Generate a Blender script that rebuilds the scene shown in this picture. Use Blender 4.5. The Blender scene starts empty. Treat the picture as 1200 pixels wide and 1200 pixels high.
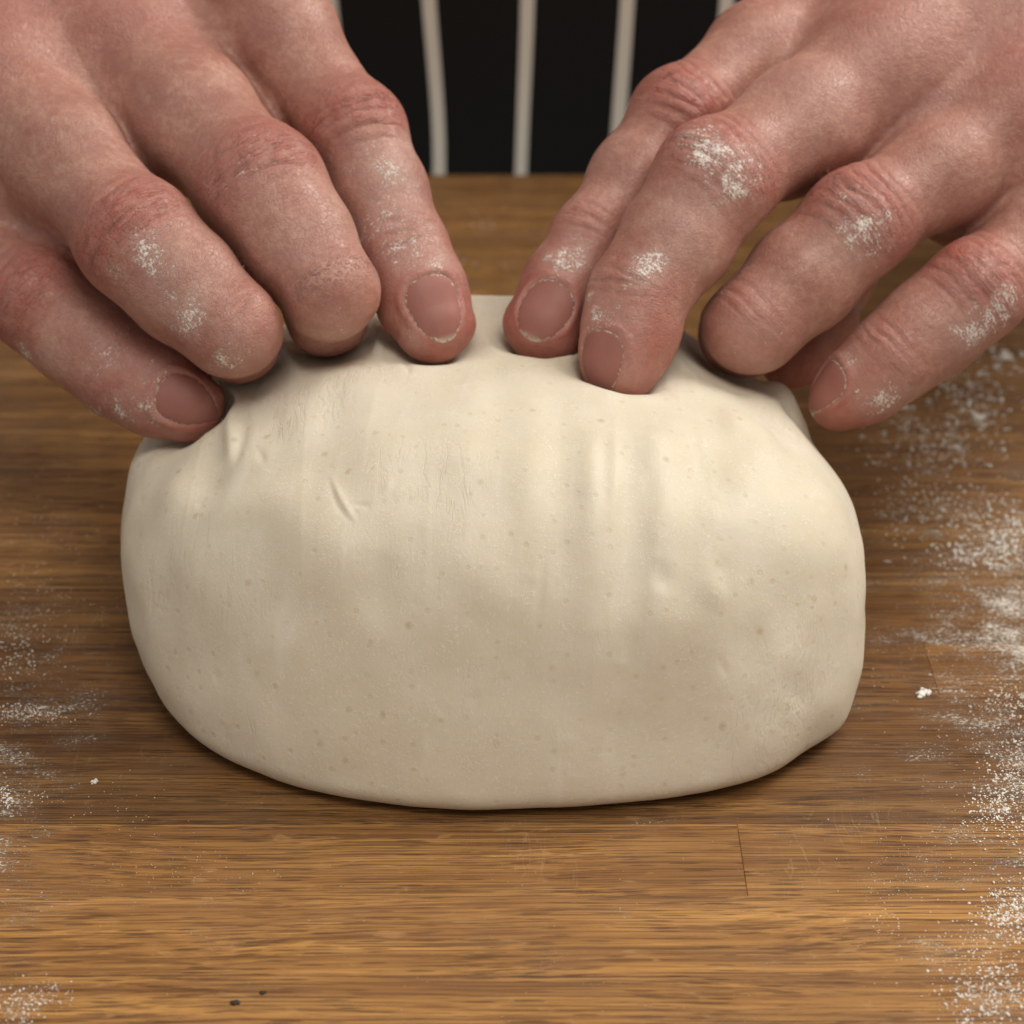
import bpy, math, random
import numpy as np
from mathutils import Vector

# ------------------------------------------------------------------ camera, world, lights, exposure
MM = 0.001
PITCH = math.radians(27.0)
FPX = 2750.0                                   # focal length in pixels of a 1200 px wide frame
CAM = np.array([0.0, -332.0, 225.0])           # mm
FWD = np.array([0.0, math.cos(PITCH), -math.sin(PITCH)])
UPV = np.array([0.0, math.sin(PITCH), math.cos(PITCH)])
scn = bpy.context.scene
col = scn.collection
cd = bpy.data.cameras.new('camera'); cam = bpy.data.objects.new('camera', cd); col.objects.link(cam)
cam.location = CAM * MM
cam.rotation_euler = (math.pi / 2 - PITCH, 0, 0)
cd.sensor_width = 36.0; cd.lens = FPX / 1200 * 36.0
cd.clip_start = 0.01; cd.clip_end = 20
cd.dof.use_dof = True; cd.dof.focus_distance = 0.392; cd.dof.aperture_fstop = 23.0
scn.camera = cam
wd = bpy.data.worlds.new('World'); scn.world = wd; wd.use_nodes = True
wd.node_tree.nodes['Background'].inputs[0].default_value = (1.0, 0.94, 0.85, 1)
wd.node_tree.nodes['Background'].inputs[1].default_value = 0.38

def area(name, loc, target, size, power, color, sy=None):
    l = bpy.data.lights.new(name, 'AREA'); l.shape = 'RECTANGLE'; l.size = size; l.size_y = sy or size
    l.energy = power; l.color = color
    o = bpy.data.objects.new(name, l); col.objects.link(o); o.location = loc
    o.rotation_euler = (Vector(target) - Vector(loc)).to_track_quat('-Z', 'Y').to_euler()
    return o
area('window_light', (0.58, 0.36, 0.72), (0, 0.06, 0.03), 0.32, 6.0, (1.0, 0.945, 0.86))
area('front_fill_light', (0.14, -0.42, 0.95), (0, 0.05, 0.0), 0.5, 4.6, (1.0, 0.94, 0.85))  # added fill on the camera side, brightens the dough's front; no real fixture
scn.view_settings.view_transform = 'Standard'; scn.view_settings.look = 'None'
scn.view_settings.exposure = 0.0; scn.view_settings.gamma = 1.0
scn.view_settings.use_curve_mapping = False
scn.cycles.use_denoising = True; scn.cycles.max_bounces = 5; scn.cycles.diffuse_bounces = 3; scn.cycles.glossy_bounces = 2
scn.cycles.use_adaptive_sampling = True; scn.cycles.adaptive_threshold = 0.02

rng = np.random.default_rng(7); random.seed(7)

# ------------------------------------------------------------------ helpers
def P(u, v, d):
    """a point d mm in front of the camera, from the photograph's pixel (u, v)"""
    return CAM + d * FWD + (u - 600) / FPX * d * np.array([1.0, 0, 0]) + (600 - v) / FPX * d * UPV
def on_table(u, v, z=0.0):
    q = P(u, v, 1.0) - CAM
    return CAM + q * ((z - CAM[2]) / q[2])
def project(p):
    r = p - CAM; d = r @ FWD
    return 600 + r[:, 0] / d * FPX, 600 - (r @ UPV) / d * FPX, d
def unit(a): a = np.asarray(a, float); return a / np.linalg.norm(a)
ROT = np.linalg.qr(np.array([[.8, .5, -.33], [-.45, .75, .48], [.41, -.3, .86]]))[0]
def vnoise(p, scale, seed=0):
    """value noise in -1..1, p (n,3) in mm, scale in mm"""
    q = p @ ROT / scale + 100.5 + seed * 17.37; i = np.floor(q).astype(np.int64); f = q - i; f = f * f * (3 - 2 * f)
    def h(a, b, c):
        n = (a * 73856093) ^ (b * 19349663) ^ (c * 83492791) ^ (seed * 2654435 + 977)
        n = (n ^ (n >> 13)) * 1274126177 & 0x7fffffff
        return ((n ^ (n >> 16)) & 0xffff) / 32767.5 - 1.0
    x, y, z = i[:, 0], i[:, 1], i[:, 2]; fx, fy, fz = f[:, 0], f[:, 1], f[:, 2]
    def lx(b, c): return h(x, b, c) * (1 - fx) + h(x + 1, b, c) * fx
    def ly(c): return lx(y, c) * (1 - fy) + lx(y + 1, c) * fy
    return ly(z) * (1 - fz) + ly(z + 1) * fz
def fbm(p, scale, oct=3, seed=0):
    s = 0; a = 1.0
    for k in range(oct):
        s = s + a * vnoise(p, scale / 2 ** k, seed + k); a *= 0.5
    return s / 1.75
def gauss(x, w): return np.exp(-(x / w) ** 2)
def sstep(a, b, x): t = np.clip((x - a) / (b - a), 0, 1); return t * t * (3 - 2 * t)

def mesh_obj(name, v, f, mat, parent=None, smooth=True, scale=MM, extra=()):
    me = bpy.data.meshes.new(name)
    if isinstance(f, np.ndarray):
        flat = np.concatenate([f.ravel()] + [np.array(e) for e in extra]).astype(np.int32)
        tot = np.concatenate([np.full(len(f), f.shape[1]), [len(e) for e in extra]]).astype(np.int32)
        me.vertices.add(len(v)); me.vertices.foreach_set('co', (np.asarray(v) * scale).astype(np.float32).ravel())
        me.loops.add(len(flat)); me.loops.foreach_set('vertex_index', flat)
        me.polygons.add(len(tot)); me.polygons.foreach_set('loop_start', (np.cumsum(tot) - tot).astype(np.int32))
        me.update(calc_edges=True)
    else:
        me.from_pydata([tuple(np.asarray(q) * scale) for q in v], [], f); me.update()
    if smooth: me.polygons.foreach_set('use_smooth', np.ones(len(me.polygons), bool))
    me.materials.append(mat)
    o = bpy.data.objects.new(name, me); col.objects.link(o)
    if parent: o.parent = parent
    return o
def tag(o, label=None, cat=None, group=None, kind=None):
    for k, x in (('label', label), ('category', cat), ('group', group), ('kind', kind)):
        if x: o[k] = x
    return o
def add_attr(me, name, val):
    val = np.asarray(val, np.float32)
    if val.ndim == 1:
        a = me.attributes.new(name, 'FLOAT', 'POINT'); a.data.foreach_set('value', val)
    else:
        a = me.attributes.new(name, 'FLOAT_VECTOR', 'POINT'); a.data.foreach_set('vector', val.ravel())
def subdivide(v, f, sel=None):
    """split the chosen quads in four, curved by the vertex normals; neighbours keep the new mid-edge points, so nothing opens"""
    nrm = normals_of(v, f); N = len(v)
    if sel is None: sel = np.ones(len(f), bool)
    e = np.stack([f, np.roll(f, -1, 1)], -1); lo = e.min(-1).astype(np.int64); hi = e.max(-1).astype(np.int64)
    key = lo * N + hi; used = np.unique(key[sel]); A, B = used // N, used % N
    ab = v[B] - v[A]
    off = (-(ab * nrm[A]).sum(1)[:, None] * nrm[A] + (ab * nrm[B]).sum(1)[:, None] * nrm[B]) / 8
    mid = (v[A] + v[B]) / 2 + off
    ei = np.searchsorted(used, key); ei = np.minimum(ei, len(used) - 1); has = used[ei] == key
    fs = f[sel]; es = ei[sel]
    cen = v[fs].mean(1) + off[es].sum(1) / 2
    M = N + es; C = N + len(used) + np.arange(len(fs))
    q = np.concatenate([np.stack([fs[:, k], M[:, k], C, M[:, k - 1]], -1) for k in range(4)])
    rest = ~sel; hr = has & rest[:, None]; plain = rest & ~hr.any(1); mixed = np.where(hr.any(1))[0]
    ng = []
    for i in mixed:
        p = []
        for k in range(4):
            p.append(int(f[i, k]))
            if has[i, k]: p.append(int(N + ei[i, k]))
        ng.append(p)
    return np.vstack([v, mid, cen]), np.vstack([q, f[plain]]), ng
None_mat = bpy.data.materials.new('plain')
def normals_of(v, f):
    n = np.cross(v[f[:, 2]] - v[f[:, 0]], v[f[:, 3]] - v[f[:, 1]])
    o = np.zeros_like(v)
    for k in range(4):
        for c in range(3): o[:, c] += np.bincount(f[:, k], n[:, c], len(v))
    return o / (np.linalg.norm(o, axis=1, keepdims=True) + 1e-12)

# ---- implicit surfaces
def smin(a, b, k):
    h = np.maximum(k - np.abs(a - b), 0) / k
    return np.minimum(a, b) - h * h * k * 0.25
def smax(a, b, k): return -smin(-a, -b, k)
def cone(p, a, b, ra, rb, flat=None, fl=1.0):
    ba = b - a; pa = p - a; h = np.clip(pa @ ba / (ba @ ba), 0, 1)
    q = pa - h[:, None] * ba
    if flat is not None:
        qd = q @ flat; q = q + np.outer(qd * (1 / fl - 1), flat)
    return np.sqrt((q * q).sum(1)) - (ra + (rb - ra) * h)
def ball(p, c, r): q = p - c; return np.sqrt((q * q).sum(1)) - r
def grad(fn, p, e=0.05):
    k = np.array([[1, -1, -1], [-1, -1, 1], [-1, 1, -1], [1, 1, 1.0]])
    return sum(np.outer(fn(p + kk * e), kk) for kk in k) / (4 * e)
def surface_nets(fn, xs, ys, zs, newton=2, B=8, slack=1.3, maxstep=0.6):
    """mesh of fn = 0 on a rectilinear grid, evaluated only in the blocks near the surface"""
    def pad(a):
        r = (-(len(a))) % B; return np.concatenate([a, a[-1] + (a[-1] - a[-2]) * np.arange(1, r + 1)])
    xs, ys, zs = pad(xs), pad(ys), pad(zs)
    nx, ny, nz = len(xs), len(ys), len(zs)
    def cen(a): b = a.reshape(-1, B); return (b[:, 0] + b[:, -1]) / 2, (b[:, -1] - b[:, 0]) / 2 + (b[:, 1] - b[:, 0])
    (cx, hx), (cy, hy), (cz, hz) = cen(xs), cen(ys), cen(zs)
    G = np.stack(np.meshgrid(cx, cy, cz, indexing='ij'), -1).reshape(-1, 3)
    H = np.sqrt((np.stack(np.meshgrid(hx, hy, hz, indexing='ij'), -1) ** 2).sum(-1)).ravel()
    d = fn(G)
    S = np.repeat(np.repeat(np.repeat(np.where(d < 0, -9, 9).reshape(len(cx), len(cy), len(cz)).astype(np.float32), B, 0), B, 1), B, 2)
    near = np.argwhere((np.abs(d) < H * slack).reshape(len(cx), len(cy), len(cz)))
    r = np.arange(B)
    for c in range(0, len(near), 400):
        nb = near[c:c + 400]
        I = (nb[:, 0, None] * B + r)[:, :, None, None] + np.zeros((1, B, B, B), int)
        J = (nb[:, 1, None] * B + r)[:, None, :, None] + np.zeros((1, B, B, B), int)
        K = (nb[:, 2, None] * B + r)[:, None, None, :] + np.zeros((1, B, B, B), int)
        I, J, K = I.ravel(), J.ravel(), K.ravel()
        S[I, J, K] = fn(np.stack([xs[I], ys[J], zs[K]], -1))
    ins = S < 0
    c8 = np.zeros((nx - 1, ny - 1, nz - 1), np.int8)
    for a in (0, 1):
        for b in (0, 1):
            for c in (0, 1): c8 += ins[a:nx - 1 + a, b:ny - 1 + b, c:nz - 1 + c]
    act = (c8 > 0) & (c8 < 8); cells = np.argwhere(act)
    vid = np.full(act.shape, -1, np.int32); vid[act] = np.arange(len(cells))
    acc = np.zeros((len(cells), 3)); cnt = np.zeros(len(cells))
    crd = [xs, ys, zs]
    for ax in range(3):
        o1, o2 = [a for a in range(3) if a != ax]
        for b in (0, 1):
            for c in (0, 1):
                A = cells.copy(); A[:, o1] += b; A[:, o2] += c; Bn = A.copy(); Bn[:, ax] += 1
                sa, sb = S[A[:, 0], A[:, 1], A[:, 2]], S[Bn[:, 0], Bn[:, 1], Bn[:, 2]]
                m = (sa < 0) != (sb < 0); t = np.where(m, sa / np.where(m, sa - sb, 1), 0)
                q = np.stack([crd[k][A[:, k]] for k in range(3)], -1)
                q[:, ax] += t * (crd[ax][Bn[:, ax]] - crd[ax][A[:, ax]])
                acc += q * m[:, None]; cnt += m
    v = acc / cnt[:, None]
    quads = []
    for ax in range(3):
        o1, o2 = (ax + 1) % 3, (ax + 2) % 3
        s0 = [slice(None)] * 3; s1 = [slice(None)] * 3; s0[ax] = slice(0, -1); s1[ax] = slice(1, None)
        i0, i1 = ins[tuple(s0)], ins[tuple(s1)]
        E = np.argwhere(i0 != i1)
        ok = (E[:, o1] > 0) & (E[:, o2] > 0) & (E[:, o1] < S.shape[o1] - 1) & (E[:, o2] < S.shape[o2] - 1); E = E[ok]
        fl = i0[E[:, 0], E[:, 1], E[:, 2]]
        def g(d1, d2):
            Q = E.copy(); Q[:, o1] -= d1; Q[:, o2] -= d2; return vid[Q[:, 0], Q[:, 1], Q[:, 2]]
        q = np.stack([g(1, 1), g(0, 1), g(0, 0), g(1, 0)], -1)
        q[~fl] = q[~fl][:, ::-1]; quads.append(q)
    f = np.concatenate(quads); f = f[(f >= 0).all(1)]
    for _ in range(newton):
        dv = fn(v); gr = grad(fn, v); g2 = (gr * gr).sum(1) + 1e-6
        st = -(dv / g2)[:, None] * gr; ln = np.linalg.norm(st, axis=1, keepdims=True) + 1e-9
        v = v + st * np.minimum(1, maxstep / ln)
    return v, f

# ------------------------------------------------------------------ materials
def nmat(name):
    m = bpy.data.materials.new(name); m.use_nodes = True; nt = m.node_tree
    return m, nt, nt.nodes['Principled BSDF']
class NT:
    """small node-building shorthand"""
    def __init__(s, nt): s.nt = nt
    def n(s, t, **k):
        x = s.nt.nodes.new(t)
        for a, b in k.items(): setattr(x, a, b)
        return x
    def link(s, a, b): s.nt.links.new(a, b)
    def put(s, inp, val):
        if hasattr(val, 'node'): s.link(val, inp)
        else: inp.default_value = val
    def noise(s, vec, scale, detail=4, rough=0.55, dist=0.0):
        x = s.n('ShaderNodeTexNoise'); s.put(x.inputs['Vector'], vec); x.inputs['Scale'].default_value = scale
        x.inputs['Detail'].default_value = detail; x.inputs['Roughness'].default_value = rough; x.inputs['Distortion'].default_value = dist
        return x.outputs['Fac']
    def math(s, op, a, b=0.0, c=0.0, clamp=False):
        x = s.n('ShaderNodeMath', operation=op, use_clamp=clamp)
        s.put(x.inputs[0], a); s.put(x.inputs[1], b); s.put(x.inputs[2], c); return x.outputs[0]
    def ramp(s, fac, lo, hi, a=0.0, b=1.0):
        x = s.n('ShaderNodeMapRange'); x.interpolation_type = 'SMOOTHSTEP'
        s.put(x.inputs[0], fac); x.inputs[1].default_value = lo; x.inputs[2].default_value = hi
        x.inputs[3].default_value = a; x.inputs[4].default_value = b; return x.outputs[0]
    def mix(s, fac, a, b, typ='MIX'):
        x = s.n('ShaderNodeMix', data_type='RGBA', blend_type=typ)
        s.put(x.inputs[0], fac); s.put(x.inputs[6], a); s.put(x.inputs[7], b); return x.outputs[2]
    def scale(s, vec, sx, sy, sz):
        x = s.n('ShaderNodeVectorMath', operation='MULTIPLY'); s.put(x.inputs[0], vec); x.inputs[1].default_value = (sx, sy, sz); return x.outputs[0]
    def add(s, a, b):
        x = s.n('ShaderNodeVectorMath', operation='ADD'); s.put(x.inputs[0], a); s.put(x.inputs[1], b); return x.outputs[0]
    def attr(s, name):
        x = s.n('ShaderNodeAttribute'); x.attribute_name = name; return x
    def relief(s, *hs):
        """sum of (height, strength in metres) in one bump node"""
        t = None
        for h, k in hs:
            m = s.math('MULTIPLY', h, k); t = m if t is None else s.math('ADD', t, m)
        x = s.n('ShaderNodeBump'); s.link(t, x.inputs['Height']); x.inputs['Strength'].default_value = 1.0; x.inputs['Distance'].default_value = 1.0
        return x.outputs[0]
    def bump(s, h, strength, dist, normal=None):
        x = s.n('ShaderNodeBump'); s.put(x.inputs['Height'], h); x.inputs['Strength'].default_value = strength; x.inputs['Distance'].default_value = dist
        if normal is not None: s.link(normal, x.inputs['Normal'])
        return x.outputs[0]
def rgb(r, g, b): return (r, g, b, 1.0)

def skin_material():
    m, nt, bs = nmat('skin'); N = NT(nt)
    pos = N.n('ShaderNodeTexCoord').outputs['Object']
    red = N.attr('red').outputs['Fac']; fl = N.attr('flour').outputs['Fac']; fc = N.attr('finger').outputs['Vector']
    kn = N.attr('knuckle').outputs['Fac']; fi = N.attr('fist').outputs['Fac']
    mott = N.noise(pos, 90, 5, 0.6); mott2 = N.noise(pos, 420, 4, 0.6); cap = N.noise(pos, 1500, 3, 0.6)
    base = N.mix(N.ramp(mott, 0.35, 0.68), rgb(0.50, 0.265, 0.205), rgb(0.35, 0.145, 0.108))
    base = N.mix(N.math('MULTIPLY', N.ramp(mott2, 0.45, 0.75), 0.35), base, rgb(0.56, 0.36, 0.27))
    rr = N.math('MULTIPLY', red, N.ramp(mott2, 0.25, 0.7, 0.65, 1.1))
    base = N.mix(rr, base, rgb(0.40, 0.092, 0.068))
    base = N.mix(N.math('MULTIPLY', N.ramp(cap, 0.52, 0.7), 0.22), base, rgb(0.36, 0.15, 0.11))
    # wrinkles across the finger, run along its own length coordinate
    wv = N.add(N.scale(fc, 1.0, 0.16, 0.0), N.scale(N.n('ShaderNodeTexNoise').outputs['Color'], 0, 0, 0))
    wr = N.noise(wv, 0.9, 4, 0.6, 0.6)
    wrs = N.ramp(N.math('ABSOLUTE', N.math('SUBTRACT', wr, 0.5)), 0.0, 0.09)
    fine = N.n('ShaderNodeTexVoronoi'); fine.feature = 'DISTANCE_TO_EDGE'; fine.inputs['Scale'].default_value = 950
    N.link(N.add(pos, N.scale(N.noise(pos, 700, 2), 0.0008, 0.0008, 0.0008)), fine.inputs['Vector'])
    cell = N.ramp(fine.outputs['Distance'], 0.0, 0.14)
    base = N.mix(N.math('MULTIPLY', N.math('SUBTRACT', 1.0, wrs), N.math('MULTIPLY', kn, 0.16)), base, rgb(0.30, 0.11, 0.085))
    # flour caught on the skin: grains, and dust that gathers round the creases
    fl = N.math('ADD', fl, N.math('ADD', N.math('MULTIPLY', N.ramp(mott, 0.45, 0.70), 0.16), N.math('MULTIPLY', N.math('MULTIPLY', kn, N.math('SUBTRACT', 1.0, wrs)), 0.30)))
    g1 = N.noise(pos, 2300, 4, 0.75); g2 = N.noise(pos, 480, 4, 0.65)
    dust = N.math('ADD', N.math('MULTIPLY', g1, 0.65), N.math('MULTIPLY', g2, 0.35))
    thr = N.math('SUBTRACT', 0.78, N.math('MULTIPLY', fl, 0.34))
    fm = N.ramp(N.math('SUBTRACT', dust, thr), -0.05, 0.06)
    veil = N.math('MULTIPLY', fl, 0.20)
    fm = N.math('MAXIMUM', fm, veil, clamp=True)
    base = N.mix(N.ramp(N.noise(pos, 750, 4, 0.7), 0.40, 0.62, 0.42, 0.0), base, rgb(0.29, 0.105, 0.078))
    colr = N.mix(N.math('MULTIPLY', fm, 0.92), base, rgb(0.95, 0.87, 0.80))
    N.link(colr, bs.inputs['Base Color'])
    bs.inputs['Subsurface Weight'].default_value = 0.22
    bs.inputs['Subsurface Radius'].default_value = (1.0, 0.35, 0.2); bs.inputs['Subsurface Scale'].default_value = 0.0022
    N.link(N.math('ADD', N.ramp(mott2, 0.3, 0.7, 0.36, 0.52), N.math('MULTIPLY', fm, 0.35)), bs.inputs['Roughness'])
    bs.inputs['Specular IOR Level'].default_value = 0.5
    kv = N.math('MULTIPLY', N.math('MULTIPLY', kn, kn), N.ramp(mott2, 0.38, 0.62, 0.15, 1.0))
    fw = N.noise(N.scale(pos, 1, 1.6, 1), 520, 3, 0.6, 1.2)
    b4 = N.relief((cell, 0.000045), (N.math('MULTIPLY', wrs, N.math('ADD', kv, 0.06)), 0.00017), (N.math('MULTIPLY', fw, fi), 0.00022), (fm, 0.00007), (mott2, 0.00014), (cap, 0.00005))
    N.link(b4, bs.inputs['Normal'])
    return m
def nail_material():
    m, nt, bs = nmat('nail'); N = NT(nt)
    pos = N.n('ShaderNodeTexCoord').outputs['Object']; nv = N.attr('nail').outputs['Vector']
    sp = N.n('ShaderNodeSeparateXYZ'); N.link(nv, sp.inputs[0])
    rim = sp.outputs[2]; ax = sp.outputs[0]
    base = N.mix(N.noise(pos, 260, 3), rgb(0.29, 0.105, 0.085), rgb(0.38, 0.16, 0.13))
    base = N.mix(N.ramp(ax, 0.90, 0.98, 0, 0.45), base, rgb(0.62, 0.50, 0.38))
    g = N.noise(pos, 1800, 4, 0.7)
    fm = N.ramp(N.math('ADD', g, N.ramp(rim, 0.80, 1.0, 0.0, 0.30)), 0.70, 0.80)
    N.link(N.mix(N.math('MULTIPLY', fm, 0.8), base, rgb(0.78, 0.70, 0.60)), bs.inputs['Base Color'])
    bs.inputs['Subsurface Weight'].default_value = 0.15; bs.inputs['Subsurface Scale'].default_value = 0.001
    bs.inputs['Subsurface Radius'].default_value = (1, .35, .2)
    bs.inputs['Roughness'].default_value = 0.58
    rid = N.noise(N.scale(nv, 1.2, 16, 0), 1.0, 2)
    N.link(N.bump(N.math('ADD', rid, N.math('MULTIPLY', fm, 1.5)), 0.4, 0.0001), bs.inputs['Normal'])
    return m
def dough_material():
    m, nt, bs = nmat('dough'); N = NT(nt)
    pos = N.n('ShaderNodeTexCoord').outputs['Object']
    a = N.noise(pos, 45, 5, 0.6); b = N.noise(pos, 260, 5, 0.65); c = N.noise(pos, 2100, 3, 0.75)
    base = N.mix(N.ramp(a, 0.3, 0.7), rgb(0.70, 0.625, 0.485), rgb(0.76, 0.695, 0.57))
    base = N.mix(N.math('MULTIPLY', N.ramp(b, 0.5, 0.75), 0.4), base, rgb(0.70, 0.60, 0.46))
    sv = N.scale(pos, 2.2, 0.45, 0.45)
    st = N.noise(sv, 90, 5, 0.6, 0.4)
    base = N.mix(N.math('MULTIPLY', N.ramp(st, 0.55, 0.75), 0.30), base, rgb(0.87, 0.82, 0.74))
    # flecks of bran
    vo = N.n('ShaderNodeTexVoronoi'); vo.inputs['Scale'].default_value = 190; N.link(pos, vo.inputs['Vector'])
    vs = N.n('ShaderNodeSeparateColor'); N.link(vo.outputs['Color'], vs.inputs[0])
    fk = N.math('MULTIPLY', N.ramp(N.math('ADD', vo.outputs['Distance'], N.math('MULTIPLY', c, 0.12)), 0.09, 0.25, 1, 0), N.ramp(vs.outputs[0], 0.30, 0.70))
    base = N.mix(N.math('MULTIPLY', fk, 0.5), base, rgb(0.50, 0.36, 0.19))
    v2 = N.n('ShaderNodeTexVoronoi'); v2.inputs['Scale'].default_value = 430; N.link(pos, v2.inputs['Vector'])
    v2s = N.n('ShaderNodeSeparateColor'); N.link(v2.outputs['Color'], v2s.inputs[0])
    fk2 = N.math('MULTIPLY', N.ramp(v2.outputs['Distance'], 0.12, 0.30, 1, 0), N.ramp(v2s.outputs[0], 0.45, 0.85))
    base = N.mix(N.math('MULTIPLY', fk2, 0.28), base, rgb(0.56, 0.44, 0.27))
    wn = N.noise(N.add(N.scale(pos, 1.0, 0.22, 0.22), N.scale(N.noise(pos, 60, 2), 0.006, 0, 0)), 330, 4, 0.6, 0.5)
    fw = N.math('MULTIPLY', N.ramp(N.math('ABSOLUTE', N.math('SUBTRACT', wn, 0.5)), 0.0, 0.05, 1, 0), N.ramp(N.noise(pos, 42, 3), 0.48, 0.66))
    base = N.mix(N.math('MULTIPLY', fw, 0.13), base, rgb(0.60, 0.51, 0.37))
    dust = N.ramp(N.math('ADD', N.math('MULTIPLY', c, 0.7), N.math('MULTIPLY', b, 0.3)), 0.52, 0.66)
    base = N.mix(N.math('MULTIPLY', dust, 0.5), base, rgb(0.88, 0.84, 0.76))
    N.link(base, bs.inputs['Base Color'])
    bs.inputs['Roughness'].default_value = 0.52; bs.inputs['Specular IOR Level'].default_value = 0.35
    bs.inputs['Subsurface Weight'].default_value = 0.45; bs.inputs['Subsurface Radius'].default_value = (1, 0.75, 0.45)
    bs.inputs['Subsurface Scale'].default_value = 0.003
    n4 = N.relief((b, 0.00012), (c, 0.00003), (st, 0.00012), (fw, -0.00005), (fk2, -0.00004), (dust, 0.000012))
    N.link(n4, bs.inputs['Normal'])
    return m
def oak_material():
    m, nt, bs = nmat('oiled_oak'); N = NT(nt)
    tc = N.n('ShaderNodeTexCoord').outputs['Object']; inf = N.n('ShaderNodeObjectInfo'); rnd = inf.outputs['Random']
    off = N.n('ShaderNodeCombineXYZ'); N.link(N.math('MULTIPLY', rnd, 37.0), off.inputs[0]); N.link(N.math('MULTIPLY', rnd, 11.0), off.inputs[1])
    p = N.add(tc, off.outputs[0])
    warp = N.scale(N.noise(N.scale(p, 6, 22, 22), 1.0, 2), 0, 0.010, 0.010)
    pw = N.add(p, warp)
    g1 = N.noise(N.scale(pw, 6, 190, 190), 1.0, 5, 0.65)          # broad growth bands
    g2 = N.noise(N.scale(pw, 8, 1000, 1000), 1.0, 4, 0.72)        # fibres
    g3 = N.noise(N.scale(pw, 30, 2600, 2600), 1.0, 3, 0.65)        # pores
    g4 = N.noise(N.scale(p, 14, 60, 60), 1.0, 3)
    g5 = N.noise(N.scale(N.add(p, N.scale(p, 0, 0, 0)), 160, 420, 420), 1.0, 3, 0.6, 0.5)   # ray flecks
    base = N.mix(N.ramp(g1, 0.30, 0.70), rgb(0.25, 0.118, 0.038), rgb(0.52, 0.285, 0.092))
    base = N.mix(N.ramp(g2, 0.34, 0.52, 0.80, 0), base, rgb(0.135, 0.060, 0.022))
    base = N.mix(N.ramp(g2, 0.56, 0.72, 0, 0.35), base, rgb(0.62, 0.365, 0.135))
    g6 = N.noise(N.scale(pw, 50, 4600, 4600), 1.0, 2, 0.6)       # hair-fine lines
    base = N.mix(N.ramp(g3, 0.52, 0.58, 0, 0.80), base, rgb(0.085, 0.038, 0.015))
    base = N.mix(N.ramp(g6, 0.48, 0.56, 0.0, 0.45), base, rgb(0.16, 0.075, 0.028))
    vp = N.n('ShaderNodeTexVoronoi'); vp.inputs['Scale'].default_value = 1.0; N.link(N.scale(pw, 110, 1500, 1500), vp.inputs['Vector'])
    vps = N.n('ShaderNodeSeparateColor'); N.link(vp.outputs['Color'], vps.inputs[0])
    dash = N.math('MULTIPLY', N.ramp(vp.outputs['Distance'], 0.22, 0.34, 1, 0), N.ramp(N.math('ADD', vps.outputs[0], g1), 0.95, 1.05))
    base = N.mix(N.math('MULTIPLY', dash, 0.6), base, rgb(0.065, 0.028, 0.011))
    base = N.mix(N.ramp(g5, 0.60, 0.72, 0, 0.35), base, rgb(0.52, 0.32, 0.15))
    base = N.mix(N.ramp(g4, 0.48, 0.72, 0, 0.55), base, rgb(0.20, 0.095, 0.038))
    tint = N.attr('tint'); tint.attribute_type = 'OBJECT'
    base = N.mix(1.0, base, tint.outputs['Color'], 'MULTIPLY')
    # knife scratches
    wp = N.n('ShaderNodeNewGeometry').outputs['Position']
    sc = N.noise(N.add(N.scale(wp, 420, 60, 0), N.scale(wp, 0, 0, 0)), 1.0, 2, 0.5, 0.3)
    scr = N.math('MULTIPLY', N.ramp(N.math('ABSOLUTE', N.math('SUBTRACT', sc, 0.5)), 0.0, 0.012, 1, 0), N.ramp(N.noise(wp, 28, 2), 0.55, 0.72))
    base = N.mix(N.math('MULTIPLY', scr, 0.35), base, rgb(0.5, 0.36, 0.2))
    # flour dust rubbed over the board, thick at the far right, thinner on the left, a film elsewhere
    sx = N.n('ShaderNodeSeparateXYZ'); N.link(wp, sx.inputs[0]); X, Y = sx.outputs[0], sx.outputs[1]
    right = N.math('MULTIPLY', N.ramp(X, 0.045, 0.105), N.ramp(Y, 0.17, 0.06))
    left = N.math('MULTIPLY', N.ramp(X, -0.062, -0.092), N.ramp(Y, 0.10, 0.02))
    dens = N.math('ADD', N.math('MULTIPLY', right, 0.112), N.math('ADD', N.math('MULTIPLY', left, 0.085), 0.03))
    wv = N.add(wp, N.scale(N.noise(wp, 60, 2), 0.004, 0.004, 0))
    d1 = N.noise(N.scale(wv, 0.6, 1, 1), 95, 6, 0.7); d2 = N.noise(N.scale(wp, 0.55, 1, 1), 2300, 3, 0.8)
    dd = N.math('ADD', N.math('MULTIPLY', d1, 0.45), N.math('MULTIPLY', d2, 0.55))
    fm = N.ramp(N.math('ADD', dd, dens), 0.645, 0.70)
    film = N.math('MULTIPLY', N.ramp(d1, 0.35, 0.75), N.math('MULTIPLY', dens, 0.75))
    fm = N.math('MAXIMUM', fm, film, clamp=True)
    base = N.mix(N.math('MULTIPLY', fm, 0.80), base, rgb(0.88, 0.82, 0.73))
    N.link(base, bs.inputs['Base Color'])
    N.link(N.math('ADD', N.ramp(g2, 0.3, 0.7, 0.50, 0.38), N.math('MULTIPLY', fm, 0.4)), bs.inputs['Roughness'])
    bs.inputs['Specular IOR Level'].default_value = 0.35
    n3 = N.relief((g2, 0.00010), (g3, -0.00010), (dash, -0.00010), (fm, 0.00015))
    N.link(n3, bs.inputs['Normal'])
    return m
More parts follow.
